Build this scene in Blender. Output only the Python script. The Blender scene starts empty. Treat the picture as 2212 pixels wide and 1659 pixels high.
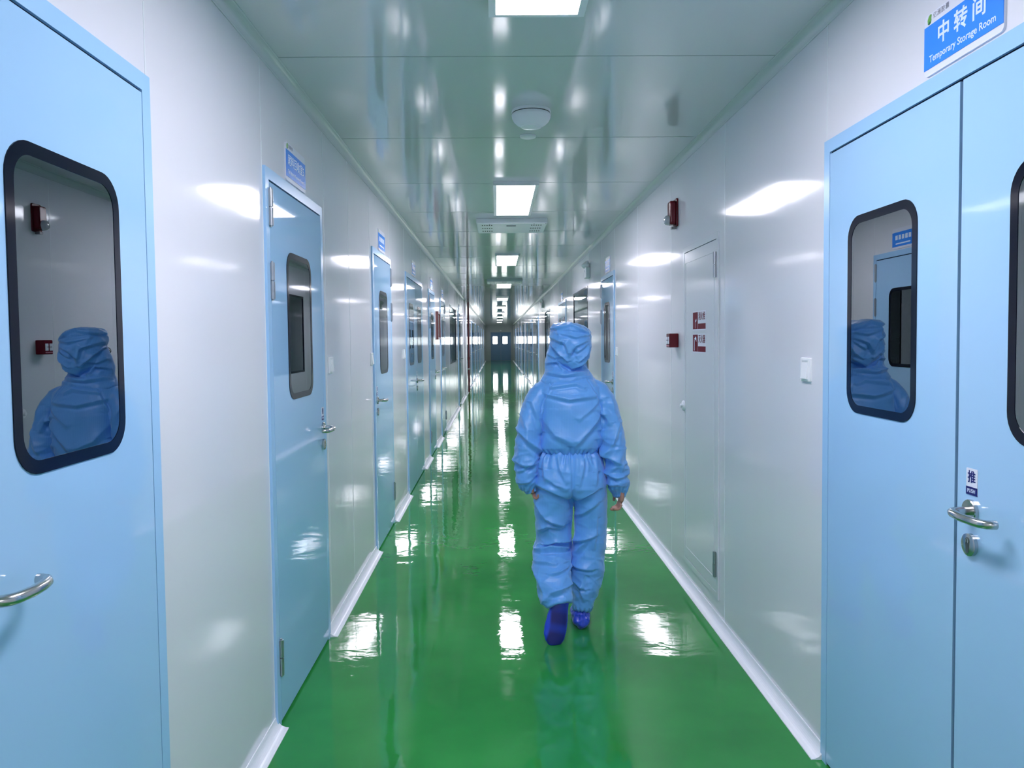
import bpy, bmesh, math, random
from mathutils import Vector, Matrix, noise

S = bpy.context.scene
COL = S.collection
PI = math.pi
random.seed(7)

# ------------------------------------------------------------------ camera, world, exposure
AL, AR, H = 0.9063, 1.1831, 2.6927          # left wall x=-AL, right wall x=AR, ceiling height
CAMZ = 1.55
Y0, Y1 = -4.0, 57.5
F_PX, YAW, PITCH, ROLL, PPY = 1650.0, 0.018766, 0.0427607, -0.0108191, -24.302
cd = bpy.data.cameras.new('camera'); cam = bpy.data.objects.new('camera', cd); COL.objects.link(cam)
cd.sensor_fit = 'HORIZONTAL'; cd.sensor_width = 36.0
cd.lens = 36.0 * F_PX / 2212.0
cd.shift_y = PPY / 2212.0
cd.clip_start = 0.02; cd.clip_end = 200
_w = Vector((math.sin(YAW) * math.cos(PITCH), math.cos(YAW) * math.cos(PITCH), -math.sin(PITCH)))
_R = Vector((math.cos(YAW), -math.sin(YAW), 0)); _U = _R.cross(_w)
_r = _R * math.cos(ROLL) + _U * math.sin(ROLL); _u = _U * math.cos(ROLL) - _R * math.sin(ROLL)
M = Matrix(((_r.x, _u.x, -_w.x, 0), (_r.y, _u.y, -_w.y, 0), (_r.z, _u.z, -_w.z, CAMZ), (0, 0, 0, 1)))
cam.matrix_world = M
S.camera = cam
wd = bpy.data.worlds.new('world'); S.world = wd; wd.use_nodes = True
wd.node_tree.nodes['Background'].inputs[0].default_value = (0.75, 0.85, 1, 1)
wd.node_tree.nodes['Background'].inputs[1].default_value = 0.05
S.view_settings.view_transform = 'Standard'; S.view_settings.look = 'None'
S.view_settings.exposure = 1.5; S.view_settings.gamma = 1.0; S.view_settings.use_curve_mapping = False
LAMP = 11.0                                   # emission of the ceiling panels
try:
    S.cycles.use_denoising = True
    S.cycles.max_bounces = 14; S.cycles.diffuse_bounces = 6; S.cycles.glossy_bounces = 8
    S.cycles.transparent_max_bounces = 12
    S.cycles.sample_clamp_indirect = 6.0; S.cycles.caustics_reflective = True
except Exception:
    pass

# ------------------------------------------------------------------ materials
def mat(name, col, rough=0.5, metal=0.0, ior=1.5, emit=None, strength=0.0, coat=0.0, coat_rough=0.05, bump=None):
    m = bpy.data.materials.new(name); m.use_nodes = True
    nt = m.node_tree; b = nt.nodes['Principled BSDF']
    b.inputs['Base Color'].default_value = (*col, 1)
    b.inputs['Roughness'].default_value = rough
    b.inputs['Metallic'].default_value = metal
    b.inputs['IOR'].default_value = ior
    b.inputs['Coat Weight'].default_value = coat
    b.inputs['Coat Roughness'].default_value = coat_rough
    if emit:
        b.inputs['Emission Color'].default_value = (*emit, 1); b.inputs['Emission Strength'].default_value = strength
    if bump:
        (sx, sy, sz), scale, strength_, dist = bump
        tc = nt.nodes.new('ShaderNodeTexCoord'); mp = nt.nodes.new('ShaderNodeMapping')
        mp.inputs['Scale'].default_value = (sx, sy, sz)
        nz = nt.nodes.new('ShaderNodeTexNoise'); nz.inputs['Scale'].default_value = scale; nz.inputs['Detail'].default_value = 2
        bp = nt.nodes.new('ShaderNodeBump'); bp.inputs['Strength'].default_value = strength_; bp.inputs['Distance'].default_value = dist
        nt.links.new(tc.outputs['Object'], mp.inputs[0]); nt.links.new(mp.outputs[0], nz.inputs[0])
        nt.links.new(nz.outputs['Fac'], bp.inputs['Height']); nt.links.new(bp.outputs[0], b.inputs['Normal'])
        if coat: nt.links.new(bp.outputs[0], b.inputs['Coat Normal'])
    return m

WALL = mat('wall_panel', (0.76, 0.765, 0.82), 0.085, ior=1.65, bump=((0.25, 2.2, 0.16), 1.6, 0.30, 0.003))
CEIL = mat('ceiling_panel', (0.68, 0.70, 0.72), 0.07, ior=1.75, bump=((2.0, 0.3, 1), 1.2, 0.22, 0.003))
JOINT = mat('panel_joint', (0.80, 0.84, 0.87), 0.25)
CJOINT = mat('ceiling_joint', (0.30, 0.36, 0.36), 0.3)
CEILC = mat('ceiling_cove', (0.62, 0.66, 0.68), 0.16, ior=1.6)
COVE = mat('white_cove', (0.86, 0.88, 0.93), 0.3)
BLUE = mat('blue_steel', (0.37, 0.61, 0.88), 0.035, ior=1.55, bump=((1, 1, 0.5), 1.3, 0.2, 0.0008))
BLUEF = mat('blue_frame', (0.36, 0.61, 0.90), 0.2)
FARBLUE = mat('dark_blue_steel', (0.11, 0.24, 0.42), 0.25)
GAPSHADE = mat('door_gap_shade', (0.002, 0.008, 0.03), 0.7, ior=1.2)  # near-black colour standing in for the shade inside the door gaps
BLACKF = mat('black_window_border', (0.003, 0.005, 0.016), 0.10, ior=1.33)
NICHE = mat('window_spacer', (0.62, 0.64, 0.66), 0.35)
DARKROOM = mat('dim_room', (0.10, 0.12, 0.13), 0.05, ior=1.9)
STEEL = mat('satin_steel', (0.55, 0.55, 0.54), 0.22, metal=1.0)
DSTEEL = mat('dark_steel', (0.16, 0.17, 0.18), 0.3, metal=0.9)
HINGE = mat('hinge_steel', (0.42, 0.45, 0.48), 0.32, metal=0.9)
HOLE = mat('black_hole', (0.004, 0.004, 0.005), 0.6)
WPLAS = mat('white_plastic', (0.85, 0.87, 0.90), 0.28)
GPLAS = mat('grey_plastic', (0.66, 0.72, 0.74), 0.35)
SIGNB = mat('sign_blue', (0.035, 0.27, 0.93), 0.25)
SIGNW = mat('sign_white', (0.78, 0.80, 0.90), 0.22)
TXTW = mat('text_white', (0.75, 0.86, 1.0), 0.4)
TXTG = mat('text_grey', (0.27, 0.27, 0.34), 0.5)
TXTN = mat('text_navy', (0.005, 0.006, 0.15), 0.4)
LEAF = mat('logo_green', (0.16, 0.42, 0.07), 0.4)
LEAFD = mat('logo_dark_green', (0.01, 0.13, 0.07), 0.4)
RED = mat('fire_red', (0.14, 0.004, 0.014), 0.2, ior=1.4)
STRED = mat('sticker_red', (0.16, 0.004, 0.022), 0.6, ior=1.25)
PIPER = mat('pipe_red', (0.10, 0.015, 0.02), 0.3)
CLEAR = mat('clear_lens', (0.45, 0.45, 0.5), 0.05, ior=1.6, coat=1)
LEDM = mat('led_diffuser', (1, 1, 1), 0.4, emit=(1.01, 0.955, 1.07), strength=LAMP)
DAY = mat('daylight_pane', (1, 1, 1), 0.4, emit=(0.96, 1.0, 1.0), strength=3.5)
ENDW = mat('end_wall', (0.46, 0.50, 0.50), 0.35)

def glass_mat():
    m = bpy.data.materials.new('window_glass'); m.use_nodes = True; nt = m.node_tree
    nt.nodes.clear()
    o = nt.nodes.new('ShaderNodeOutputMaterial'); mx = nt.nodes.new('ShaderNodeMixShader')
    g = nt.nodes.new('ShaderNodeBsdfGlossy'); g.inputs['Roughness'].default_value = 0.0; g.inputs[0].default_value = (0.86, 0.93, 0.96, 1)
    t = nt.nodes.new('ShaderNodeBsdfTransparent'); t.inputs[0].default_value = (0.80, 0.86, 0.88, 1)
    f = nt.nodes.new('ShaderNodeFresnel'); f.inputs[0].default_value = 3.8
    nt.links.new(f.outputs[0], mx.inputs[0]); nt.links.new(t.outputs[0], mx.inputs[1]); nt.links.new(g.outputs[0], mx.inputs[2])
    nt.links.new(mx.outputs[0], o.inputs[0]); return m
GLASS = glass_mat()

def floor_mat():
    m = mat('green_epoxy', (0.02, 0.30, 0.055), 0.045, ior=1.52)
    nt = m.node_tree; b = nt.nodes['Principled BSDF']
    tc = nt.nodes.new('ShaderNodeTexCoord')
    n1 = nt.nodes.new('ShaderNodeTexNoise'); n1.inputs['Scale'].default_value = 1.7; n1.inputs['Detail'].default_value = 4
    cr = nt.nodes.new('ShaderNodeValToRGB')
    cr.color_ramp.elements[0].position = 0.3; cr.color_ramp.elements[0].color = (0.020, 0.225, 0.044, 1)
    cr.color_ramp.elements[1].position = 0.72; cr.color_ramp.elements[1].color = (0.032, 0.32, 0.062, 1)
    nt.links.new(tc.outputs['Object'], n1.inputs[0]); nt.links.new(n1.outputs['Fac'], cr.inputs[0]); nt.links.new(cr.outputs[0], b.inputs['Base Color'])
    mp = nt.nodes.new('ShaderNodeMapping'); mp.inputs['Scale'].default_value = (1.6, 2.2, 1)
    n2 = nt.nodes.new('ShaderNodeTexNoise'); n2.inputs['Scale'].default_value = 2.4; n2.inputs['Detail'].default_value = 4; n2.inputs['Roughness'].default_value = 0.5
    bp = nt.nodes.new('ShaderNodeBump'); bp.inputs['Strength'].default_value = 0.32; bp.inputs['Distance'].default_value = 0.006
    nt.links.new(tc.outputs['Object'], mp.inputs[0]); nt.links.new(mp.outputs[0], n2.inputs[0])
    nt.links.new(n2.outputs['Fac'], bp.inputs['Height'])
    mp2 = nt.nodes.new('ShaderNodeMapping'); mp2.inputs['Scale'].default_value = (3.0, 9.0, 1)
    n4 = nt.nodes.new('ShaderNodeTexNoise'); n4.inputs['Scale'].default_value = 1.6; n4.inputs['Detail'].default_value = 2
    bp2 = nt.nodes.new('ShaderNodeBump'); bp2.inputs['Strength'].default_value = 0.22; bp2.inputs['Distance'].default_value = 0.0016
    nt.links.new(tc.outputs['Object'], mp2.inputs[0]); nt.links.new(mp2.outputs[0], n4.inputs[0]); nt.links.new(n4.outputs['Fac'], bp2.inputs['Height'])
    nt.links.new(bp.outputs[0], bp2.inputs['Normal']); nt.links.new(bp2.outputs[0], b.inputs['Normal'])
    n3 = nt.nodes.new('ShaderNodeTexNoise'); n3.inputs['Scale'].default_value = 9; n3.inputs['Detail'].default_value = 5
    mr = nt.nodes.new('ShaderNodeMapRange'); mr.inputs[1].default_value = 0.4; mr.inputs[2].default_value = 0.8; mr.inputs[3].default_value = 0.02; mr.inputs[4].default_value = 0.06
    nt.links.new(tc.outputs['Object'], n3.inputs[0]); nt.links.new(n3.outputs['Fac'], mr.inputs[0]); nt.links.new(mr.outputs[0], b.inputs['Roughness'])
    return m
FLOOR = floor_mat()

def cloth_mat(name, a, b_, rough=0.42):
    m = mat(name, a, rough, ior=1.6)
    nt = m.node_tree; b = nt.nodes['Principled BSDF']
    b.inputs['Sheen Weight'].default_value = 0.3
    tc = nt.nodes.new('ShaderNodeTexCoord')
    wv = nt.nodes.new('ShaderNodeTexWave'); wv.inputs['Scale'].default_value = 38; wv.bands_direction = 'X'
    mx = nt.nodes.new('ShaderNodeMix'); mx.data_type = 'RGBA'
    mx.inputs[6].default_value = (*a, 1); mx.inputs[7].default_value = (*b_, 1)
    nt.links.new(tc.outputs['Object'], wv.inputs[0]); nt.links.new(wv.outputs['Fac'], mx.inputs[0]); nt.links.new(mx.outputs[2], b.inputs['Base Color'])
    nz = nt.nodes.new('ShaderNodeTexNoise'); nz.inputs['Scale'].default_value = 26; nz.inputs['Detail'].default_value = 3
    bp = nt.nodes.new('ShaderNodeBump'); bp.inputs['Strength'].default_value = 0.25; bp.inputs['Distance'].default_value = 0.006
    nt.links.new(tc.outputs['Object'], nz.inputs[0]); nt.links.new(nz.outputs['Fac'], bp.inputs['Height']); nt.links.new(bp.outputs[0], b.inputs['Normal'])
    return m
SUIT = cloth_mat('antistatic_blue_cloth', (0.115, 0.375, 0.86), (0.13, 0.40, 0.88))
SHOEC = cloth_mat('royal_blue_film', (0.012, 0.055, 0.62), (0.016, 0.065, 0.66), 0.3)
SKIN = mat('skin', (0.42, 0.22, 0.16), 0.5)
MASK = mat('mask_blue', (0.18, 0.42, 0.75), 0.6)

# ------------------------------------------------------------------ mesh helpers
class MB:
    def __init__(s): s.bm = bmesh.new()
    def box(s, x0, x1, y0, y1, z0, z1, mi=0):
        v = [s.bm.verts.new(p) for p in ((x0,y0,z0),(x1,y0,z0),(x1,y1,z0),(x0,y1,z0),(x0,y0,z1),(x1,y0,z1),(x1,y1,z1),(x0,y1,z1))]
        for f in ((0,3,2,1),(4,5,6,7),(0,1,5,4),(1,2,6,5),(2,3,7,6),(3,0,4,7)):
            q = s.bm.faces.new([v[i] for i in f]); q.material_index = mi
        return s
    def prism(s, pts, y0, y1, mi=0, cap0=True, cap1=True):           # outline pts (x,z) extruded in y
        a = [s.bm.verts.new((x, y0, z)) for x, z in pts]; b = [s.bm.verts.new((x, y1, z)) for x, z in pts]; n = len(pts)
        if cap0: s.bm.faces.new(a).material_index = mi
        if cap1: s.bm.faces.new(b[::-1]).material_index = mi
        for i in range(n): s.bm.faces.new((a[i], b[i], b[(i+1) % n], a[(i+1) % n])).material_index = mi
        return s
    def ringprism(s, outer, inner, y0, y1, mi=0):                    # frame with matching outlines
        n = len(outer)
        A = [[s.bm.verts.new((x, y, z)) for x, z in o] for o in (outer, inner) for y in (y0, y1)]
        o0, o1, i0, i1 = A
        for i in range(n):
            j = (i + 1) % n
            for q in ((o0[i], o0[j], i0[j], i0[i]), (o1[j], o1[i], i1[i], i1[j]), (o0[j], o0[i], o1[i], o1[j]), (i0[i], i0[j], i1[j], i1[i])):
                s.bm.faces.new(q).material_index = mi
        return s
    def tube(s, path, r, n=12, mi=0, caps=True):
        path = [Vector(p) for p in path]; rr = r if isinstance(r, (list, tuple)) else [r] * len(path)
        t0 = (path[1] - path[0]).normalized(); up = Vector((0, 0, 1)) if abs(t0.z) < 0.9 else Vector((1, 0, 0))
        rings = []; nx = t0.cross(up).normalized()
        for i, p in enumerate(path):
            t = (path[min(i+1, len(path)-1)] - path[max(i-1, 0)]).normalized()
            nx = (nx - t * nx.dot(t)).normalized(); ny = t.cross(nx)
            rings.append([s.bm.verts.new(p + (nx * math.cos(2*PI*k/n) + ny * math.sin(2*PI*k/n)) * rr[i]) for k in range(n)])
        for a, b in zip(rings, rings[1:]):
            for k in range(n): s.bm.faces.new((a[k], a[(k+1) % n], b[(k+1) % n], b[k])).material_index = mi
        if caps: s.bm.faces.new(rings[0][::-1]).material_index = mi; s.bm.faces.new(rings[-1]).material_index = mi
        return s
    def lathe(s, c, axis, prof, n=32, mi=0):                         # prof (radius, along axis)
        ax = Vector(axis).normalized(); up = Vector((0, 0, 1)) if abs(ax.z) < 0.9 else Vector((1, 0, 0))
        e1 = ax.cross(up).normalized(); e2 = ax.cross(e1); c = Vector(c); rings = []
        for r, h in prof:
            rings.append([s.bm.verts.new(c + ax*h + (e1*math.cos(2*PI*k/n) + e2*math.sin(2*PI*k/n)) * max(r, 1e-5)) for k in range(n)])
        for a, b in zip(rings, rings[1:]):
            for k in range(n): s.bm.faces.new((a[k], b[k], b[(k+1) % n], a[(k+1) % n])).material_index = mi
        s.bm.faces.new(rings[0]).material_index = mi; s.bm.faces.new(rings[-1][::-1]).material_index = mi
        return s
    def ellipsoid(s, c, r, n=20, m=12, mi=0):
        return s.lathe_e(c, r, n, m, mi)
    def lathe_e(s, c, r, n, m, mi):
        rings = []
        for j in range(m + 1):
            a = -PI/2 + PI * j / m; cr = max(math.cos(a), 1e-4)
            rings.append([s.bm.verts.new((c[0] + r[0]*cr*math.cos(2*PI*k/n), c[1] + r[1]*cr*math.sin(2*PI*k/n), c[2] + r[2]*math.sin(a))) for k in range(n)])
        for a, b in zip(rings, rings[1:]):
            for k in range(n): s.bm.faces.new((a[k], a[(k+1) % n], b[(k+1) % n], b[k])).material_index = mi
        s.bm.faces.new(rings[0][::-1]).material_index = mi; s.bm.faces.new(rings[-1]).material_index = mi
        return s
    def build(s, name, mats, parent=None, loc=(0, 0, 0), smooth=False, bevel=0.0, fix=True):
        if fix: bmesh.ops.recalc_face_normals(s.bm, faces=s.bm.faces)
        me = bpy.data.meshes.new(name); s.bm.to_mesh(me); s.bm.free()
        for m in (mats if isinstance(mats, (list, tuple)) else [mats]): me.materials.append(m)
        if smooth:
            for p in me.polygons: p.use_smooth = True
            me.set_sharp_from_angle(angle=0.7)
        o = bpy.data.objects.new(name, me); COL.objects.link(o); o.location = loc
        if parent: o.parent = parent
        if bevel:
            b = o.modifiers.new('bevel', 'BEVEL'); b.width = bevel; b.segments = 3; b.limit_method = 'ANGLE'
        return o

def tag(o, label=None, cat=None, group=None, kind=None):
    if label: o['label'] = label
    if cat: o['category'] = cat
    if group: o['group'] = group
    if kind: o['kind'] = kind
    return o
def empty(name, loc, rz=0.0):
    o = bpy.data.objects.new(name, None); COL.objects.link(o); o.location = loc; o.rotation_euler = (0, 0, rz); o.empty_display_size = 0.1
    return o
def wall_empty(name, side, y, z):
    """local x = to the right when facing the wall, local -y = out of the wall, local z = up"""
    if side == 'L': return empty(name, (-AL, y, z), PI/2)
    if side == 'R': return empty(name, (AR, y, z), -PI/2)
    return empty(name, (y, Y1, z), 0)
def rrect(x0, x1, z0, z1, r, n=8):
    pts = []
    for cx, cz, a0 in ((x1-r, z1-r, 0), (x0+r, z1-r, PI/2), (x0+r, z0+r, PI), (x1-r, z0+r, 1.5*PI)):
        for i in range(n + 1):
            a = a0 + PI/2 * i / n; pts.append((cx + r*math.cos(a), cz + r*math.sin(a)))
    return pts
def text(name, body, size, parent, loc, m, offset=0.0, sx=1.0, align='CENTER', space=1.0):
    cu = bpy.data.curves.new(name, 'FONT'); cu.body = body; cu.size = size; cu.align_x = align; cu.align_y = 'CENTER'
    cu.offset = offset; cu.extrude = 0.0002; cu.resolution_u = 4; cu.space_character = space
    t = bpy.data.objects.new('tmp_text', cu); COL.objects.link(t)
    bpy.context.view_layer.update()
    me = bpy.data.meshes.new_from_object(t.evaluated_get(bpy.context.evaluated_depsgraph_get()))
    bpy.data.objects.remove(t)
    me.materials.clear(); me.materials.append(m)
    for v in me.vertices: v.co = Vector((v.co.x * sx, -v.co.z, v.co.y))
    me.flip_normals()
    o = bpy.data.objects.new(name, me); COL.objects.link(o); o.parent = parent; o.location = loc
    return o

# ------------------------------------------------------------------ layout (distances along the corridor)
# (y_near, y_far, leaves, hinge side, detail)
LD = [(0.43, 2.03, 2), (3.015, 3.98, 1), (5.57, 6.525, 1), (7.6, 9.2, 2), (10.1, 11.05, 1), (12.2, 13.15, 1), (17.75, 18.7, 1),
      (23.6, 24.6, 1), (27.0, 28.6, 2), (31.2, 32.2, 1), (35.4, 37.0, 2), (40.0, 41.0, 1), (44.6, 46.2, 2), (50.0, 51.0, 1)]
RD = [(1.115, 2.727, 2), (7.66, 8.605, 1), (13.06, 14.62, 2), (21.9, 22.9, 1), (25.6, 27.2, 2), (29.8, 30.8, 1), (33.6, 35.2, 2),
      (38.4, 39.4, 1), (43.0, 44.6, 2), (48.6, 49.6, 1)]
LW = [(14.7, 16.8)]
RW = [(9.95, 11.8), (17.1, 18.9)]
DH = 2.24; WZ0, WZ1 = 1.1, 2.245

def wall_mesh(name, side, doors, wins, joints):
    b = MB(); x = -AL if side == 'L' else AR; d = -0.06 if side == 'L' else 0.06
    x0, x1 = sorted((x, x + d))
    ops = sorted([(a, c, 0, DH) for a, c, _ in doors] + [(a, c, WZ0, WZ1) for a, c in wins])
    y = Y0
    for a, c, z0, z1 in ops:
        b.box(x0, x1, y, a, 0, H)
        b.box(x0, x1, a, c, z1, H)
        if z0 > 0: b.box(x0, x1, a, c, 0, z0)
        y = c
    b.box(x0, x1, y, Y1, 0, H)
    jx = sorted((x, x - d * 0.02))
    for j in joints:
        lo = 0
        for a, c, z0, z1 in ops:
            if a + 0.01 < j < c - 0.01: lo = z1
        b.box(jx[0], jx[1], j - 0.0022, j + 0.0022, lo, H, 1)
    o = b.build(name, [WALL, JOINT], fix=True); tag(o, kind='structure'); return o
lj = [-2.8, -1.6, -0.4, 0.428, 2.032, 3.012, 4.07, 4.73, 5.5, 6.53, 7.55, 9.23, 10.06, 11.08, 12.15, 13.19, 14.4] + [16.9 + 1.18*i for i in range(34)]
rj = [-2.3, -1.1, 1.11, 2.732, 3.953, 5.176, 6.4, 7.63, 8.63, 9.85, 11.9, 13.03, 14.65, 15.9, 17.0] + [19.0 + 1.2*i for i in range(32)]
wl = wall_mesh('wall_left', 'L', LD, LW, lj); tag(wl, 'white glossy panel wall along the left of the corridor', 'wall')
wr = wall_mesh('wall_right', 'R', RD, RW, rj); tag(wr, 'white glossy panel wall along the right of the corridor', 'wall')
o = MB().box(-AL - 0.06, AR + 0.06, Y1, Y1 + 0.08, 0, H).build('wall_back', ENDW); tag(o, 'dim grey wall at the far end of the corridor', 'wall', kind='structure')
o = MB().box(-AL - 0.06, AR + 0.06, Y0 - 0.08, Y0, 0, H).build('wall_front', WALL); tag(o, 'white wall behind the viewer', 'wall', kind='structure')
o = MB().box(-AL - 0.06, AR + 0.06, Y0 - 0.08, Y1 + 0.08, -0.1, 0).build('floor', FLOOR); tag(o, 'glossy green epoxy floor', 'floor', kind='structure')
b = MB(); b.box(-AL - 0.06, AR + 0.06, Y0 - 0.08, Y1 + 0.08, H, H + 0.1)
y = 3.13 - 1.24 * 5
while y < Y1:
    b.box(-AL, AR, y - 0.0025, y + 0.0025, H - 0.001, H, 1); y += 1.24
o = b.build('ceiling', [CEIL, CJOINT]); tag(o, 'glossy grey panelled ceiling', 'ceiling', kind='structure')

# coves -------------------------------------------------------------
def cove(name, side, ya, yb, r, top, m, label):
    b = MB(); sx = 1 if side == 'L' else -1; x = -AL if side == 'L' else AR
    prof = [(0, r + 0.004), (0.003, r + 0.004), (0.004, r)]
    for i in range(1, 9):
        a = PI + PI/2 * i / 9
        prof.append((0.004 + (r-0.004) * (1 + math.cos(a)), 0.004 + (r - 0.004) * (1 + math.sin(a))))
    prof += [(r, 0.004), (r + 0.004, 0.003), (r + 0.004, 0), (0, 0)]
    A, B = [], []
    for px, pz in prof:
        z = H - pz if top else pz
        A.append(b.bm.verts.new((x + sx*px, ya, z))); B.append(b.bm.verts.new((x + sx*px, yb, z)))
    n = len(prof)
    for i in range(n): b.bm.faces.new((A[i], A[(i+1) % n], B[(i+1) % n], B[i]))
    b.bm.faces.new(A); b.bm.faces.new(B[::-1])
    o = b.build(name, m); tag(o, label, 'cove trim', kind='structure'); return o
def gaps(doors):
    out = []; y = Y0
    for a, c, _ in doors: out.append((y, a + 0.012)); y = c - 0.012
    out.append((y, Y1)); return out
for i, (a, c) in enumerate(gaps(LD)):
    cove('baseboard_left', 'L', a, c, 0.046, False, COVE, 'white curved floor cove along the left wall between doors')
for i, (a, c) in enumerate(gaps(RD)):
    cove('baseboard_right', 'R', a, c, 0.046, False, COVE, 'white curved floor cove along the right wall between doors')
cove('trim_1', 'L', Y0, Y1, 0.038, True, CEILC, 'grey curved ceiling cove along the left wall')
cove('trim_2', 'R', Y0, Y1, 0.038, True, CEILC, 'grey curved ceiling cove along the right wall')

# ------------------------------------------------------------------ doors
def lever(root, u, z, d, out=-0.012):
    """door handle at local u; d=+1 lever points to +u"""
    h = empty('handle', (u, out, z)); h.parent = root
    MB().lathe((0, 0, 0), (0, -1, 0), [(0.028, 0), (0.028, 0.008), (0.026, 0.010), (0.010, 0.009), (0.010, 0.012)]).build('rosette', STEEL, h, smooth=True)
    p = [(0, -0.006, 0), (0, -0.035, 0), (d*0.003, -0.047, 0), (d*0.010, -0.056, 0), (d*0.022, -0.061, -0.0005), (d*0.06, -0.064, -0.002),
         (d*0.095, -0.060, -0.003), (d*0.118, -0.055, -0.003), (d*0.130, -0.047, -0.003), (d*0.134, -0.036, -0.003), (d*0.134, -0.028, -0.003)]
    MB().tube(p, 0.0105, 16).build('lever', STEEL, h, smooth=True)
def lock(root, u, z, out=-0.012):
    h = empty('lock', (u, out, z)); h.parent = root
    MB().lathe((0, 0, 0), (0, -1, 0), [(0.028, 0), (0.028, 0.009), (0.026, 0.010)]).build('escutcheon', STEEL, h, smooth=True)
    pts = [(0.0085*math.cos(a), 0.010 + 0.0085*math.sin(a)) for a in [i*PI/8 - 0.4 for i in range(16)]][:11] + [(-0.005, -0.018), (0, -0.021), (0.005, -0.018)]
    MB().prism(pts, -0.0106, -0.009).build('lock_cylinder', DSTEEL, h)
    MB().lathe((0, 0, 0.010), (0, -1, 0), [(0.006, 0.009), (0.006, 0.0115)]).box(-0.001, 0.001, -0.0118, -0.009, 0.004, 0.014, 1).build('keyway', [STEEL, HOLE], h)
def pushplate(root, u, z):
    h = empty('push_label', (u, -0.012, z)); h.parent = root
    MB().prism(rrect(-0.022, 0.022, -0.033, 0.033, 0.003), -0.0012, 0).build('plate', SIGNW, h)
    MB().box(-0.022, 0.022, -0.0018, -0.0008, -0.033, -0.013).build('blue_band', TXTN, h)
    text('writing', '推', 0.032, h, (0, -0.0018, 0.010), TXTN, 0.0005)
    text('writing', 'PUSH', 0.0135, h, (0, -0.0024, -0.023), TXTW, 0.0)
def hinge_part(root, u, z, m=HINGE):
    MB().tube([(u, -0.017, z-0.072), (u, -0.017, z-0.002)], 0.0105, 12).tube([(u, -0.017, z+0.002), (u, -0.017, z+0.072)], 0.0105, 12)\
        .tube([(u, -0.017, z-0.078), (u, -0.017, z+0.078)], 0.005, 8).box(u-0.012, u+0.012, -0.014, -0.012, z-0.070, z+0.070).build('hinge', m, root, smooth=True)
def door_window(root, uc, z0=1.30, z1=1.94, w=0.42, full=True):
    wn = empty('door_window', (uc, 0, 0)); wn.parent = root
    o, i = rrect(-w/2, w/2, z0, z1, 0.075, 8), rrect(-w/2 + 0.026, w/2 - 0.026, z0 + 0.026, z1 - 0.026, 0.055, 8)
    MB().ringprism(o, i, -0.0145, -0.0115).build('black_border', BLACKF, wn)
    MB().prism(i, -0.0135, -0.0125).build('glass_pane', GLASS, wn)
    # glazing depth behind the pane: spacer walls and the room-side pane
    b = MB(); b.prism(rrect(-w/2+0.020, w/2-0.020, z0+0.020, z1-0.020, 0.06, 8), -0.0118, 0.050, cap0=False, cap1=False)
    b.build('glazing_spacer', NICHE, wn)
    MB().prism(rrect(-w/2+0.018, w/2-0.018, z0+0.018, z1-0.018, 0.06, 8), 0.050, 0.052).build('inner_pane', DARKROOM, wn)
    MB().ringprism(rrect(-w/2+0.021, w/2-0.021, z0+0.021, z1-0.021, 0.06, 8), rrect(-w/2+0.026, w/2-0.026, z0+0.026, z1-0.026, 0.055, 8), 0.046, 0.050).build('inner_edge', BLACKF, wn)

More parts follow.
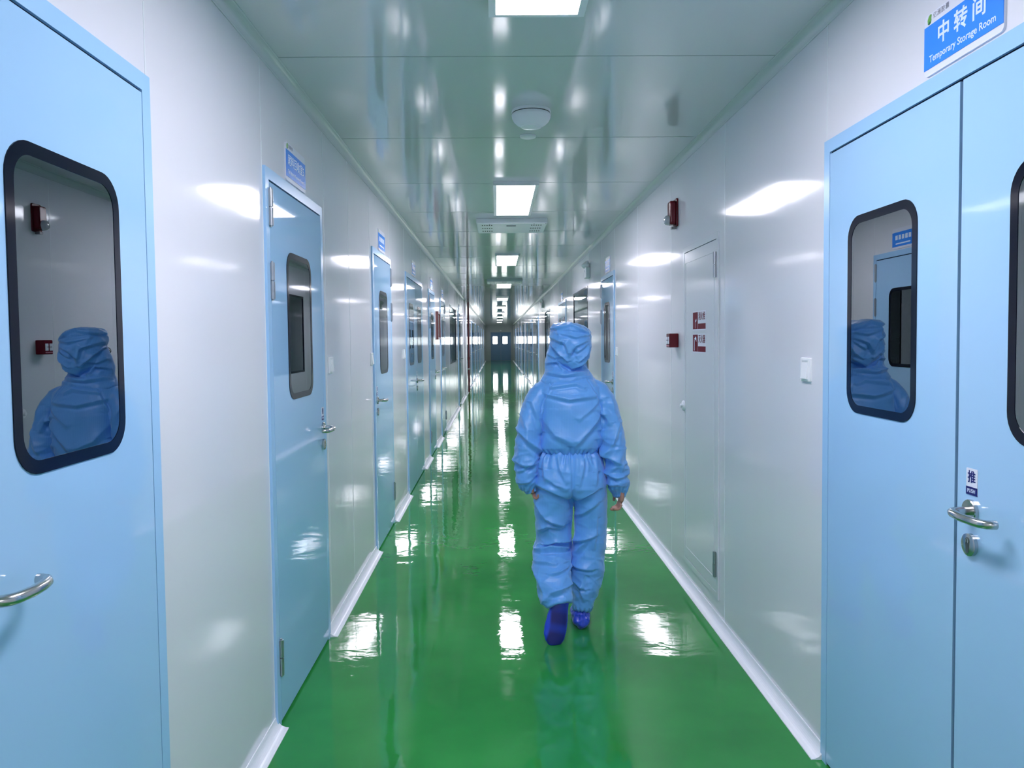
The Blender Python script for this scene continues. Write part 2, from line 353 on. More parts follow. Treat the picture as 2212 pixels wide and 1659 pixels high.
def make_door(n, side, ya, yb, leaves, hinge='near', detail=True, label='', push=True, frame=BLUEF, leafm=BLUE, Ht=DH, handle_leaf='auto', hz=True):
    W = yb - ya
    root = wall_empty('door_%d' % n, side, (ya if side == 'L' else yb) if side != 'E' else ya, 0)
    tag(root, label, 'door', kind='structure')
    fw = 0.045
    MB().box(0, fw, -0.012, 0.055, 0, Ht).box(W-fw, W, -0.012, 0.055, 0, Ht).box(fw, W-fw, -0.012, 0.055, Ht-fw, Ht).build('door_frame', frame, root)
    nearu = 0 if side in ('L', 'E') else W         # local u of the near side
    sgn = 1 if side in ('L', 'E') else -1
    g = 0.0035; gm = 0.0065; gt = 0.008
    spans = [(fw + g, W - fw - g)] if leaves == 1 else [(fw + g, W/2 - gm), (W/2 + gm, W - fw - g)]
    gk = MB().box(fw, W-fw, -.004, .05, Ht-fw-gt, Ht-fw).box(fw, fw+g, -.006, .05, 0, Ht-fw-gt).box(W-fw-g, W-fw, -.006, .05, 0, Ht-fw-gt)
    if leaves == 2: gk.box(W/2-gm, W/2+gm, -.004, .05, 0, Ht-fw-gt)
    gk.build('gasket', GAPSHADE, root)  # added strips that paint the gaps around the leaves dark
    for (a, c) in spans:
        uc = (a + c) / 2
        if leaves == 2: uc = W/4 if c < W/2 + 0.01 else 3*W/4
        ww = 0.42
        lf = MB(); o = [(a, 0.008), (c, 0.008), (c, Ht-fw-gt), (a, Ht-fw-gt)]
        hole = rrect(uc-ww/2+0.012, uc+ww/2-0.012, 1.312, 1.928, 0.065, 8)
        # leaf with a window opening: four slabs around it plus rounded corners
        x0, x1, z0, z1 = uc-ww/2+0.012, uc+ww/2-0.012, 1.312, 1.928
        lf.box(a, x0, -0.012, 0.038, 0.013, Ht-fw-gt); lf.box(x1, c, -0.012, 0.038, 0.013, Ht-fw-gt)
        lf.box(x0, x1, -0.012, 0.038, 0.013, z0); lf.box(x0, x1, -0.012, 0.038, z1, Ht-fw-gt)
        r = 0.065
        for cx, cz, qx, qz in ((x1-r, z1-r, x1, z1), (x0+r, z1-r, x0, z1), (x0+r, z0+r, x0, z0), (x1-r, z0+r, x1, z0)):
            arc = [(cx + math.copysign(r*math.cos(t*PI/16), qx-cx), cz + math.copysign(r*math.sin(t*PI/16), qz-cz)) for t in range(9)]
            for p, q in zip(arc, arc[1:]): lf.prism([(qx, qz), p, q], -0.012, -0.006)
        lf.build('door_leaf', leafm, root)
        door_window(root, uc)
    # ironmongery
    if leaves == 1:
        hu = nearu + sgn*(fw + 0.002) if hinge == 'near' else (W - nearu) - sgn*(fw + 0.002)
        ku = (W - nearu) - sgn*0.085 if hinge == 'near' else nearu + sgn*0.085
        kd = -1 if ku > W/2 else 1
        for z in (2.085, 1.795, 0.275): hinge_part(root, hu, z)
        lever(root, ku, 1.115, kd); lock(root, ku, 1.03)
        if push: pushplate(root, ku, 1.187)
    else:
        # active leaf is the near one on the right wall; the lever sits beside the meeting line
        ku = W/2 + 0.066
        lever(root, ku, 1.115, 1); lock(root, ku, 1.03)
        if push: pushplate(root, ku, 1.187)
    return root

LLAB = ['large pale blue double door at the left edge, nearest the viewer, silver lever handle',
        'pale blue single door on the left wall with three steel hinges on its near side',
        'pale blue single door on the left wall with hinges on its far side, behind the second light switch',
        'pale blue double door with two windows side by side on the left wall',
        'pale blue single door on the left wall just before the red framed board',
        'pale blue single door on the left wall just past the red framed board',
        'blue single door on the left wall past the wide window',
        'blue single door on the left wall just past the red vertical pipe',
        'far blue double door on the left wall, second past the red pipe', 'far blue single door on the left wall, third past the red pipe',
        'far blue double door on the left wall, fourth past the red pipe', 'far blue single door on the left wall, fifth past the red pipe',
        'far blue double door on the left wall, second before the end wall', 'last blue single door on the left wall beside the end wall']
RLAB = ['large pale blue double door at the right edge under the Temporary Storage Room sign',
        'pale blue single door on the right wall with a narrow window, behind the person',
        'blue double door on the right wall between the two wide windows',
        'pale blue single door on the right wall past the second wide window',
        'far blue double door on the right wall, second past the wide windows', 'far blue single door on the right wall, third past the wide windows',
        'far blue double door on the right wall, fourth past the wide windows', 'far blue single door on the right wall, fifth past the wide windows',
        'far blue double door on the right wall, second before the end wall', 'last blue single door on the right wall beside the end wall']
k = 1
hs = ['near', 'near', 'far', 'near', 'near', 'far'] + ['near', 'far'] * 5
for i, (a, c, n) in enumerate(LD):
    make_door(k, 'L', a, c, n, hs[i], label=LLAB[i], push=(i < 4)); k += 1
for i, (a, c, n) in enumerate(RD):
    make_door(k, 'R', a, c, n, 'far', label=RLAB[i], push=(i < 2)); k += 1

# end door: dark blue double door with two daylit windows
root = wall_empty('door_%d' % k, 'E', -0.49, 0); tag(root, 'dark blue double door with two bright windows at the far end', 'door', kind='structure'); k += 1
W = 1.5
MB().box(0, .05, -.03, 0, 0, 2.14).box(W-.05, W, -.03, 0, 0, 2.14).box(.05, W-.05, -.03, 0, 2.09, 2.14).build('door_frame', FARBLUE, root)
for a, c in ((0.055, W/2-0.004), (W/2+0.004, W-0.055)):
    MB().box(a, c, -0.025, -0.001, 0.01, 2.085).build('door_leaf', FARBLUE, root)
for uc in (0.325, 1.073):
    MB().ringprism(rrect(uc-.21, uc+.21, 1.24, 1.86, .06), rrect(uc-.18, uc+.18, 1.27, 1.83, .05), -.03, -.024).build('window_frame', BLACKF, root)
    MB().prism(rrect(uc-.185, uc+.185, 1.265, 1.835, .05), -.028, -.025).build('daylit_pane', DAY, root)
MB().tube([(W/2-.05, -.03, 1.05), (W/2-.05, -.07, 1.05), (W/2-.17, -.07, 1.05)], .01).build('handle', STEEL, root)
o = MB().box(-.07, .07, -.05, 0, -.02, .03).lathe((0, -.05, -.02), (0.3, -1, -.4), [(.03, 0), (.03, .05), (.01, .06)], 16).build('security_camera', WPLAS, loc=(.26, Y1, 2.28))
tag(o, 'tiny white camera above the dark blue end door', 'camera')

# wide windows in the walls
k = 1
def wide_window(side, ya, yb, label):
    global k
    W = yb - ya; root = wall_empty('window_%d' % k, side, ya if side == 'L' else yb, 0); k += 1
    tag(root, label, 'window', kind='structure')
    o = [(0, WZ0), (W, WZ0), (W, WZ1), (0, WZ1)]; f = 0.03; i = [(f, WZ0+f), (W-f, WZ0+f), (W-f, WZ1-f), (f, WZ1-f)]
    MB().ringprism(o, i, -0.004, 0.05).build('window_frame', BLACKF, root)
    MB().box(f-.005, W-f+.005, 0.004, 0.010, WZ0+f-.005, WZ1-f+.005).build('glass_pane', GLASS, root)
    MB().box(0, W, 0.5, 0.52, WZ0, WZ1).build('room_backdrop', DARKROOM, root)
    b = MB(); b.box(-.01, 0, .06, .52, WZ0, WZ1).box(W, W+.01, .06, .52, WZ0, WZ1).box(0, W, .06, .52, WZ1, WZ1+.01).box(0, W, .06, .52, WZ0-.01, WZ0)
    b.build('room_reveal', NICHE, root)
wide_window('L', 14.7, 16.8, 'wide dark window in the left wall beyond the red framed board')
wide_window('R', 9.95, 11.8, 'wide dark window in the right wall beside the hooded head')
wide_window('R', 17.1, 18.9, 'second wide window in the right wall, farther down')

# ------------------------------------------------------------------ door signs
def sign(side, yc, label, zh=None, en=None, z=2.252):
    r = wall_empty('door_sign', side, yc, z); tag(r, label, 'sign', 'blue and white signs above the doors')
    MB().prism(rrect(-.165, .165, 0, .165, .014), -.006, 0).build('white_plate', SIGNW, r)
    MB().box(-.164, .164, -.0075, -.0055, .018, .133).build('blue_panel', SIGNB, r)
    lf = [(-.148, .139), (-.143, .136), (-.136, .139), (-.133, .146), (-.134, .152), (-.132, .160), (-.138, .162), (-.145, .158), (-.150, .149)]
    MB().prism(lf, -.0072, -.0055).build('leaf_logo', LEAF, r)
    MB().prism([(-.148, .139), (-.143, .136), (-.136, .139), (-.137, .144), (-.143, .141)], -.0078, -.0055).build('leaf_logo', LEAFD, r)
    if zh:
        text('writing', zh, 0.058 if len(zh) < 4 else 0.050, r, (0, -.0078, .090), TXTW, 0.0012 if len(zh) < 4 else 0.0003, 1.0, space=1.55 if len(zh) < 4 else 1.0)
        text('writing', en, 0.026 if len(en) < 24 else 0.022, r, (0, -.0078, .041), TXTW, 0.0003)
        text('writing', '亿洲胶囊', 0.017, r, (-.125, -.0064, .152), TXTG, 0.0, align='LEFT', space=1.2)
    else:
        b = MB()
        for i in range(5): b.box(-.12 + .05*i, -.085 + .05*i, -.0082, -.0074, .072, .108)
        b.box(-.11, .11, -.0082, -.0074, .036, .046); b.build('writing', TXTW, r)
    return r
sign('R', 1.937, 'blue sign reading Temporary Storage Room above the nearest right door', '中转间', 'Temporary Storage Room')
sign('L', 3.505, 'blue room sign above the left door with three near-side hinges', '尾料回收室5', 'Tail Material Recovery Room 5')
sign('L', 6.06, 'blue room sign above the left door with far-side hinges')
sign('L', 8.36, 'blue room sign above the left double door')
sign('L', 10.6, 'blue room sign above the left door before the red framed board')
sign('L', 12.7, 'blue room sign above the left door after the red framed board')
sign('L', 18.2, 'small distant blue sign above the left door past the wide window')
sign('R', 8.12, 'blue room sign above the right single door behind the person')
sign('R', 13.85, 'small distant blue sign above the right double door')

# ------------------------------------------------------------------ light switches
def switch(side, y, label, z=1.425):
    r = wall_empty('light_switch', side, y, z); tag(r, label, 'switch', 'white wall light switches')
    MB().prism(rrect(-.045, .045, -.045, .045, .005, 4), -.009, 0).build('plate', WPLAS, r, bevel=.0015)
    b = MB(); v = [(-.028, -.009), (.028, -.009)]
    a = [b.bm.verts.new(p) for p in ((-.028, -.0085, -.036), (.028, -.0085, -.036), (.028, -.0085, .030), (-.028, -.0085, .030),
                                     (-.028, -.017, -.035), (.028, -.017, -.035), (.028, -.0105, .029), (-.028, -.0105, .029))]
    for f in ((0,3,2,1),(4,5,6,7),(0,1,5,4),(1,2,6,5),(2,3,7,6),(3,0,4,7)): b.bm.faces.new([a[i] for i in f])
    b.build('rocker', WPLAS, r, bevel=.001)
    MB().box(-.026, .026, -.0112, -.0085, .031, .037).build('marker_strip', GPLAS, r)
switch('R', 2.895, 'white light switch beside the nearest right double door')
switch('L', 4.150, 'white light switch just past the left door with three near-side hinges')
switch('L', 5.500, 'white light switch just before the left door with far-side hinges')
switch('L', 7.400, 'white light switch just before the left double door')
switch('R', 7.530, 'white light switch beside the right single door behind the person')

# ------------------------------------------------------------------ hydrant cabinet door on the right wall
ya, yb = 4.05, 4.815; W = yb - ya
r = wall_empty('cabinet_door', 'R', yb, 0.13); tag(r, 'white flush hydrant cabinet door carrying two red stickers on the right wall', 'cabinet door')
Hc = 1.985
CAB = mat('cabinet_white', (0.72, 0.75, 0.80), 0.14, ior=1.6)
CGAP = mat('cabinet_gap', (0.10, 0.15, 0.18), 0.5)
o = [(0, 0), (W, 0), (W, Hc), (0, Hc)]; i = [(.035, .035), (W-.035, .035), (W-.035, Hc-.035), (.035, Hc-.035)]
MB().ringprism(o, i, -.008, 0).build('cabinet_frame', CAB, r, bevel=.001)
MB().box(.035, W-.035, -.002, 0, .035, Hc-.035).build('gap_backing', CGAP, r)
b = MB(); b.box(.039, W-.039, -.007, -.002, .039, Hc-.039); b.build('cabinet_leaf', CAB, r, bevel=.001)
ii = [(.065, .065+.04), (W-.075, .065+.04), (W-.075, Hc-.10), (.065, Hc-.10)]; jj = [(.068, .068+.04), (W-.078, .068+.04), (W-.078, Hc-.103), (.068, Hc-.103)]
MB().ringprism(ii, jj, -.009, -.006).build('pressed_edge', CAB, r)
for z in (1.812, .19):
    MB().tube([(W-.036, -.016, z-.068), (W-.036, -.016, z-.002)], .010, 12).tube([(W-.036, -.016, z+.002), (W-.036, -.016, z+.068)], .010, 12)\
        .box(W-.050, W-.022, -.012, -.007, z-.066, z+.066).build('hinge', HINGE, r, smooth=True)
kn = MB().lathe((.02, 0, .995), (0, -1, 0), [(.032, .006), (.032, .012), (.028, .018), (.012, .019), (.012, .03), (.011, .032)], 24).build('knob', WPLAS, r, smooth=True)
def sticker(zc, kind, label):
    s = wall_empty('fire_sticker', 'R', 4.432, zc); s.location.x = AR - .0072; tag(s, label, 'sticker', 'red stickers on the hydrant cabinet door')
    w, h = .145, .056
    MB().prism(rrect(-w, w, -h, h, .006), -.0006, 0).build('white_backing', SIGNW, s)
    MB().box(-w+.006, -w+.116, -.0012, -.0005, -h+.006, h-.006).build('pictogram_panel', STRED, s)
    b = MB()
    if kind:
        b.box(-w+.036, -w+.044, -.0018, -.001, -.044, .018); b.prism([(-w+.036, .024), (-w+.075, .040), (-w+.085, .03), (-w+.085, .008), (-w+.072, .020)], -.0018, -.001)
    else:
        b.prism([(-w+.06, .0), (-w+.085, .012), (-w+.088, -.002), (-w+.066, -.008)], -.0018, -.001)
        b.box(-w+.058, -w+.061, -.0018, -.001, -.045, -.004)
    b.build('pictogram', TXTW, s)
    MB().box(-w+.122, w-.006, -.0012, -.0005, -h+.006, -.018).build('red_bar', STRED, s)
    text('writing', '灭火器' if kind else '消火栓', .050, s, (.058, -.0012, .022), STRED, .0003, .95)
sticker(1.652, 0, 'upper red and white fire hydrant sticker on the white cabinet door')
sticker(1.520, 1, 'lower red and white fire extinguisher sticker on the white cabinet door')

# strobe sounder and call point ------------------------------------------------
r = wall_empty('alarm_strobe', 'R', 5.02, 2.366); tag(r, 'dark red fire alarm sounder with a clear lens, high on the right wall', 'alarm')
MB().prism(rrect(-.05, .05, -.088, .093, .012), -.012, 0).build('back_plate', RED, r, bevel=.003)
MB().prism(rrect(-.042, .042, -.075, .078, .018), -.052, -.010).build('housing', RED, r, bevel=.010)
MB().lathe((0, -.05, -.045), (0, -1, 0), [(.033, 0), (.033, .012), (.030, .022), (.022, .030), (.010, .034)], 24).build('strobe_lens', CLEAR, r, smooth=True)
MB().box(-.018, .018, -.036, -.006, -.102, -.086).build('cable_gland', DSTEEL, r)
r = wall_empty('call_point', 'R', 5.015, 1.536); tag(r, 'small red manual call point box with white marks, left of the cabinet stickers', 'call point')
MB().prism(rrect(-.046, .046, -.046, .046, .006), -.060, 0).build('housing', RED, r, bevel=.004)
MB().box(-.040, -.008, -.0625, -.059, -.022, .024).box(.008, .040, -.0625, -.059, -.022, .024).build('white_mark', SIGNW, r)
MB().box(-.026, .026, -.066, -.061, .0, .004).build('slot', HOLE, r)
MB().box(-.040, .040, -.0615, -.0595, -.038, -.030).build('white_mark', mat('pink_mark', (.5, .12, .18), .3), r)

# emergency twin-head lamps ------------------------------------------------------
def twin(side, y, z, label):
    r = wall_empty('emergency_light', side, y, z); tag(r, label, 'emergency light', 'twin-head emergency lights on the right wall')
    MB().box(-.11, .11, -.055, 0, 0, .13).build('battery_box', GPLAS, r, bevel=.008)
    for s in (-1, 1):
        MB().lathe((s*.065, -.03, .150), (s*.25, -.62, .75), [(.02, -.03), (.036, 0), (.045, .035), (.045, .05), (.040, .052)], 20).build('lamp_head', WPLAS, r, smooth=True)
        MB().tube([(s*.065, -.028, .125), (s*.065, -.028, .155)], .008).build('bracket', DSTEEL, r)
    MB().lathe((.0, -.055, .09), (0, -1, 0), [(.006, 0), (.006, .003)], 10).build('test_button', HOLE, r)
twin('R', 9.78, 2.33, 'grey twin-head emergency light above the first wide right window')
twin('R', 19.5, 2.36, 'small distant twin-head emergency light past the second wide right window')

# red framed board, pipes on the left wall --------------------------------------
r = wall_empty('notice_board', 'L', 11.65, 1.78); tag(r, 'dark red framed notice board hanging on the left wall', 'notice board')
MB().ringprism([(-.24, -.21), (.24, -.21), (.24, .21), (-.24, .21)], [(-.205, -.175), (.205, -.175), (.205, .175), (-.205, .175)], -.03, 0).build('board_frame', mat('maroon_wood', (.16, .05, .05), .25), r)
MB().box(-.205, .205, -.012, 0, -.175, .175).build('board_sheet', mat('grey_sheet', (.45, .50, .52), .1, ior=1.6), r)
o = MB().tube([(-AL+.045, 22.9, 0), (-AL+.045, 22.9, H)], .03, 16).tube([(-AL+.045, 22.9, .98), (-AL+.045, 22.9, 1.06)], .04, 16).build('riser_pipe', PIPER, smooth=True)
tag(o, 'dark red vertical fire pipe against the left wall', 'pipe')
o = MB().tube([(-AL+.03, 21.3, 0), (-AL+.03, 21.3, H)], .028, 16).build('riser_pipe', WPLAS, smooth=True)
tag(o, 'white vertical pipe against the left wall, just before the red one', 'pipe')
r = empty('hose_valve', (-AL, 22.3, .72)); tag(r, 'small silver wheel valve on the left wall between the two vertical pipes', 'valve')
MB().tube([(0, 0, 0), (.10, 0, 0)], .02).build('valve_body', STEEL, r)
b = MB(); b.tube([(.10, .05*math.cos(a*PI/8), .05*math.sin(a*PI/8)) for a in range(17)], .007, 8, caps=False); b.tube([(.10, -.05, 0), (.10, .05, 0)], .005, 6); b.tube([(.10, 0, -.05), (.10, 0, .05)], .005, 6)
b.build('hand_wheel', STEEL, r)

# ------------------------------------------------------------------ ceiling lights and fixtures
starts = [-8 + 5.25, 1.33, 5.55, 10.15, 15.1, 20.3, 25.7, 31.1, 36.5, 42.0, 47.6]
LLB = ['LED ceiling panel behind the viewer', 'LED ceiling panel cut off by the top edge of the picture', 'bright LED ceiling panel just before the perforated ceiling unit',
       'third LED ceiling panel, between the two perforated units', 'fourth LED ceiling panel, at the second perforated unit',
       'fifth LED ceiling panel along the corridor', 'sixth LED ceiling panel along the corridor', 'seventh LED ceiling panel along the corridor',
       'eighth LED ceiling panel along the corridor', 'ninth LED ceiling panel along the corridor', 'last LED ceiling panel before the far end']
def led(y, label):
    r = empty('ceiling_light', (.148, y, H)); tag(r, label, 'ceiling light', 'LED panels along the corridor ceiling')
    o = [(-.165, 0), (.165, 0), (.165, 1.36), (-.165, 1.36)]
    b = MB(); w, w2 = .165, .14
    for x0, x1, y0, y1 in ((-w, -w2, 0, 1.36), (w2, w, 0, 1.36), (-w2, w2, 0, .02), (-w2, w2, 1.34, 1.36)): b.box(x0, x1, y0, y1, -.028, 0)
    b.build('lamp_frame', WPLAS, r)
    MB().box(-w2, w2, .02, 1.34, -.026, -.018).build('diffuser', LEDM, r)
for y, l in zip(starts, LLB): led(y, l)

r = empty('ceiling_dome', (.182, 3.86, H)); tag(r, 'round white dome fixture hanging from the ceiling near the viewer', 'ceiling dome')
MB().lathe((0, 0, 0), (0, 0, -1), [(.096, 0), (.098, .008), (.096, .014)], 48).build('mounting_ring', WPLAS, r, smooth=True)
MB().lathe((0, 0, 0), (0, 0, -1), [(.0945, .012), (.0945, .020)], 48).build('shadow_gap', HOLE, r)
MB().lathe((0, 0, 0), (0, 0, -1), [(.094, .017), (.098, .024), (.096, .038), (.088, .054), (.074, .068), (.056, .078), (.052, .079), (.050, .083), (.03, .088), (.001, .089)], 48).build('dome_shell', WPLAS, r, smooth=True)
o = MB().lathe((0, 0, 0), (0, 0, -1), [(.045, 0), (.047, .004), (.043, .010), (.036, .012), (.001, .013)], 32).build('ceiling_disc', WPLAS, loc=(.185, 4.33, H), smooth=True)
tag(o, 'tiny flat white disc on the ceiling just beyond the dome', 'ceiling disc')

COVERG = mat('cover_grey', (.84, .87, .90), .3)
def purifier(y, label, detail=True):
    r = empty('ceiling_unit', (.15, y, H)); tag(r, label, 'ceiling unit', 'perforated white ceiling units')
    MB().box(-.335, .335, 0, .66, -.045, 0).build('housing', GPLAS, r, bevel=.004)
    b = MB(); b.box(-.325, .325, .01, .65, -.049, -.044)
    for sx in (-1, 1):
        for i in range(5):
            for j in range(3):
                x = sx*.235 + (i-2)*.022; yy = .12 + j*.19
                pass
                # slots elongated along the corridor
                b.box(x-.0055, x+.0055, yy-.022, yy+.022, -.0502, -.0488, 1)
    b.build('perforated_cover', [COVERG, HOLE], r)
    MB().box(-.05, .04, .10, .19, -.0502, -.049).build('name_plate', TXTG, r)
    for x in (-.21, .21, .32): MB().lathe((x, .03, -.049), (0, 0, -1), [(.006, 0), (.005, .003)], 8).build('screw', DSTEEL, r)
purifier(7.22, 'perforated white ceiling unit right behind the second light panel')
purifier(14.35, 'second perforated ceiling unit farther down the corridor')

# ------------------------------------------------------------------ the walking person
def loft(b, rings, n=40, p=2.3):
    """rings: (x, y, z, rx, ry[, tilt_x, tilt_y]); horizontal super-ellipses, optionally sheared"""
    R = []
    for q in rings:
        x, y, z, rx, ry = q[:5]; tx = q[5] if len(q) > 5 else 0; ty = q[6] if len(q) > 6 else 0
        ring = []
        for k in range(n):
            a = 2*PI*k/n; c, s = math.cos(a), math.sin(a)
            dx = rx * math.copysign(abs(c) ** (2/p), c); dy = ry * math.copysign(abs(s) ** (2/p), s)
            ring.append(b.bm.verts.new((x + dx, y + dy, z + tx*dx + ty*dy)))
        R.append(ring)
    for A, B in zip(R, R[1:]):
        for k in range(n): b.bm.faces.new((A[k], A[(k+1) % n], B[(k+1) % n], B[k]))
    b.bm.faces.new(R[0][::-1]); b.bm.faces.new(R[-1])
def smoothpath(pts, sub=5):
    out = []
    for i in range(len(pts) - 1):
        p0, p1, p2, p3 = pts[max(i-1, 0)], pts[i], pts[i+1], pts[min(i+2, len(pts)-1)]
        for s in range(sub):
            t = s / sub
            out.append(tuple(0.5*((2*p1[j]) + (-p0[j]+p2[j])*t + (2*p0[j]-5*p1[j]+4*p2[j]-p3[j])*t*t + (-p0[j]+3*p1[j]-3*p2[j]+p3[j])*t**3) for j in range(len(p1))))
    out.append(tuple(pts[-1])); return out
def limb(b, pts, n=28, sub=5):
    """pts (x,y,z,r) smooth tapered limb"""
    P = smoothpath(pts, sub); b.tube([q[:3] for q in P], [max(q[3], .002) for q in P], n)
def limb2(b, pts, n=36, sub=5):
    """pts (x,y,z,rx,ry): oriented elliptical tube; rx lies along world X, ry perpendicular"""
    P = smoothpath(pts, sub); rings = []
    V = [Vector(q[:3]) for q in P]
    for i, q in enumerate(P):
        t = (V[min(i+1, len(V)-1)] - V[max(i-1, 0)]).normalized()
        e1 = (Vector((1, 0, 0)) - t * t.x).normalized(); e2 = t.cross(e1).normalized()
        rings.append([b.bm.verts.new(V[i] + e1*math.cos(2*PI*k/n)*max(q[3], .002) + e2*math.sin(2*PI*k/n)*max(q[4], .002)) for k in range(n)])
    for A, B in zip(rings, rings[1:]):
        for k in range(n): b.bm.faces.new((A[k], A[(k+1) % n], B[(k+1) % n], B[k]))
    b.bm.faces.new(rings[0][::-1]); b.bm.faces.new(rings[-1])
def remesh(b, name, m, parent, voxel, smooth=3, disp=None, post=1):
    bmesh.ops.recalc_face_normals(b.bm, faces=b.bm.faces)
    me = bpy.data.meshes.new('tmp'); b.bm.to_mesh(me); b.bm.free()
    o = bpy.data.objects.new('tmp', me); COL.objects.link(o)
    md = o.modifiers.new('r', 'REMESH'); md.mode = 'VOXEL'; md.voxel_size = voxel
    if smooth:
        sm = o.modifiers.new('s', 'SMOOTH'); sm.iterations = smooth; sm.factor = 0.5
    bpy.context.view_layer.update()
    nm = bpy.data.meshes.new_from_object(o.evaluated_get(bpy.context.evaluated_depsgraph_get()))
    bpy.data.objects.remove(o)
    if disp:
        nn = [v.normal.copy() for v in nm.vertices]
        for v, q in zip(nm.vertices, nn):
            v.co = v.co + disp(v.co, q)
    nm.name = name; nm.materials.clear(); nm.materials.append(m)
    for p in nm.polygons: p.use_smooth = True
    r = bpy.data.objects.new(name, nm); COL.objects.link(r); r.parent = parent
    if post:
        q = r.modifiers.new('s', 'SMOOTH'); q.iterations = post; q.factor = 0.5
    return r
def ss(a, b, x):
    t = max(0.0, min(1.0, (x - a) / (b - a))); return t*t*(3-2*t)
def crease(p, sx, sy, sz, sh=0.0, seed=0.0, warp=0.25):
    """angular fabric folds: distance to cell centres of a stretched, warped voronoi"""
    q = Vector((p.x*sx + sh*p.z*sz + seed, p.y*sy, p.z*sz - sh*p.x*sx*0.5))
    w3 = q * 0.8 + Vector((seed, 3, 7))
    q = q + Vector((noise.noise(w3), noise.noise(w3 + Vector((17.3, 0, 0))), noise.noise(w3 + Vector((0, 31.7, 0))))) * warp * 1.6
    d = noise.voronoi(q)[0]
    return .58 - (d[1] - d[0])
PX, PY = 0.385, 4.08
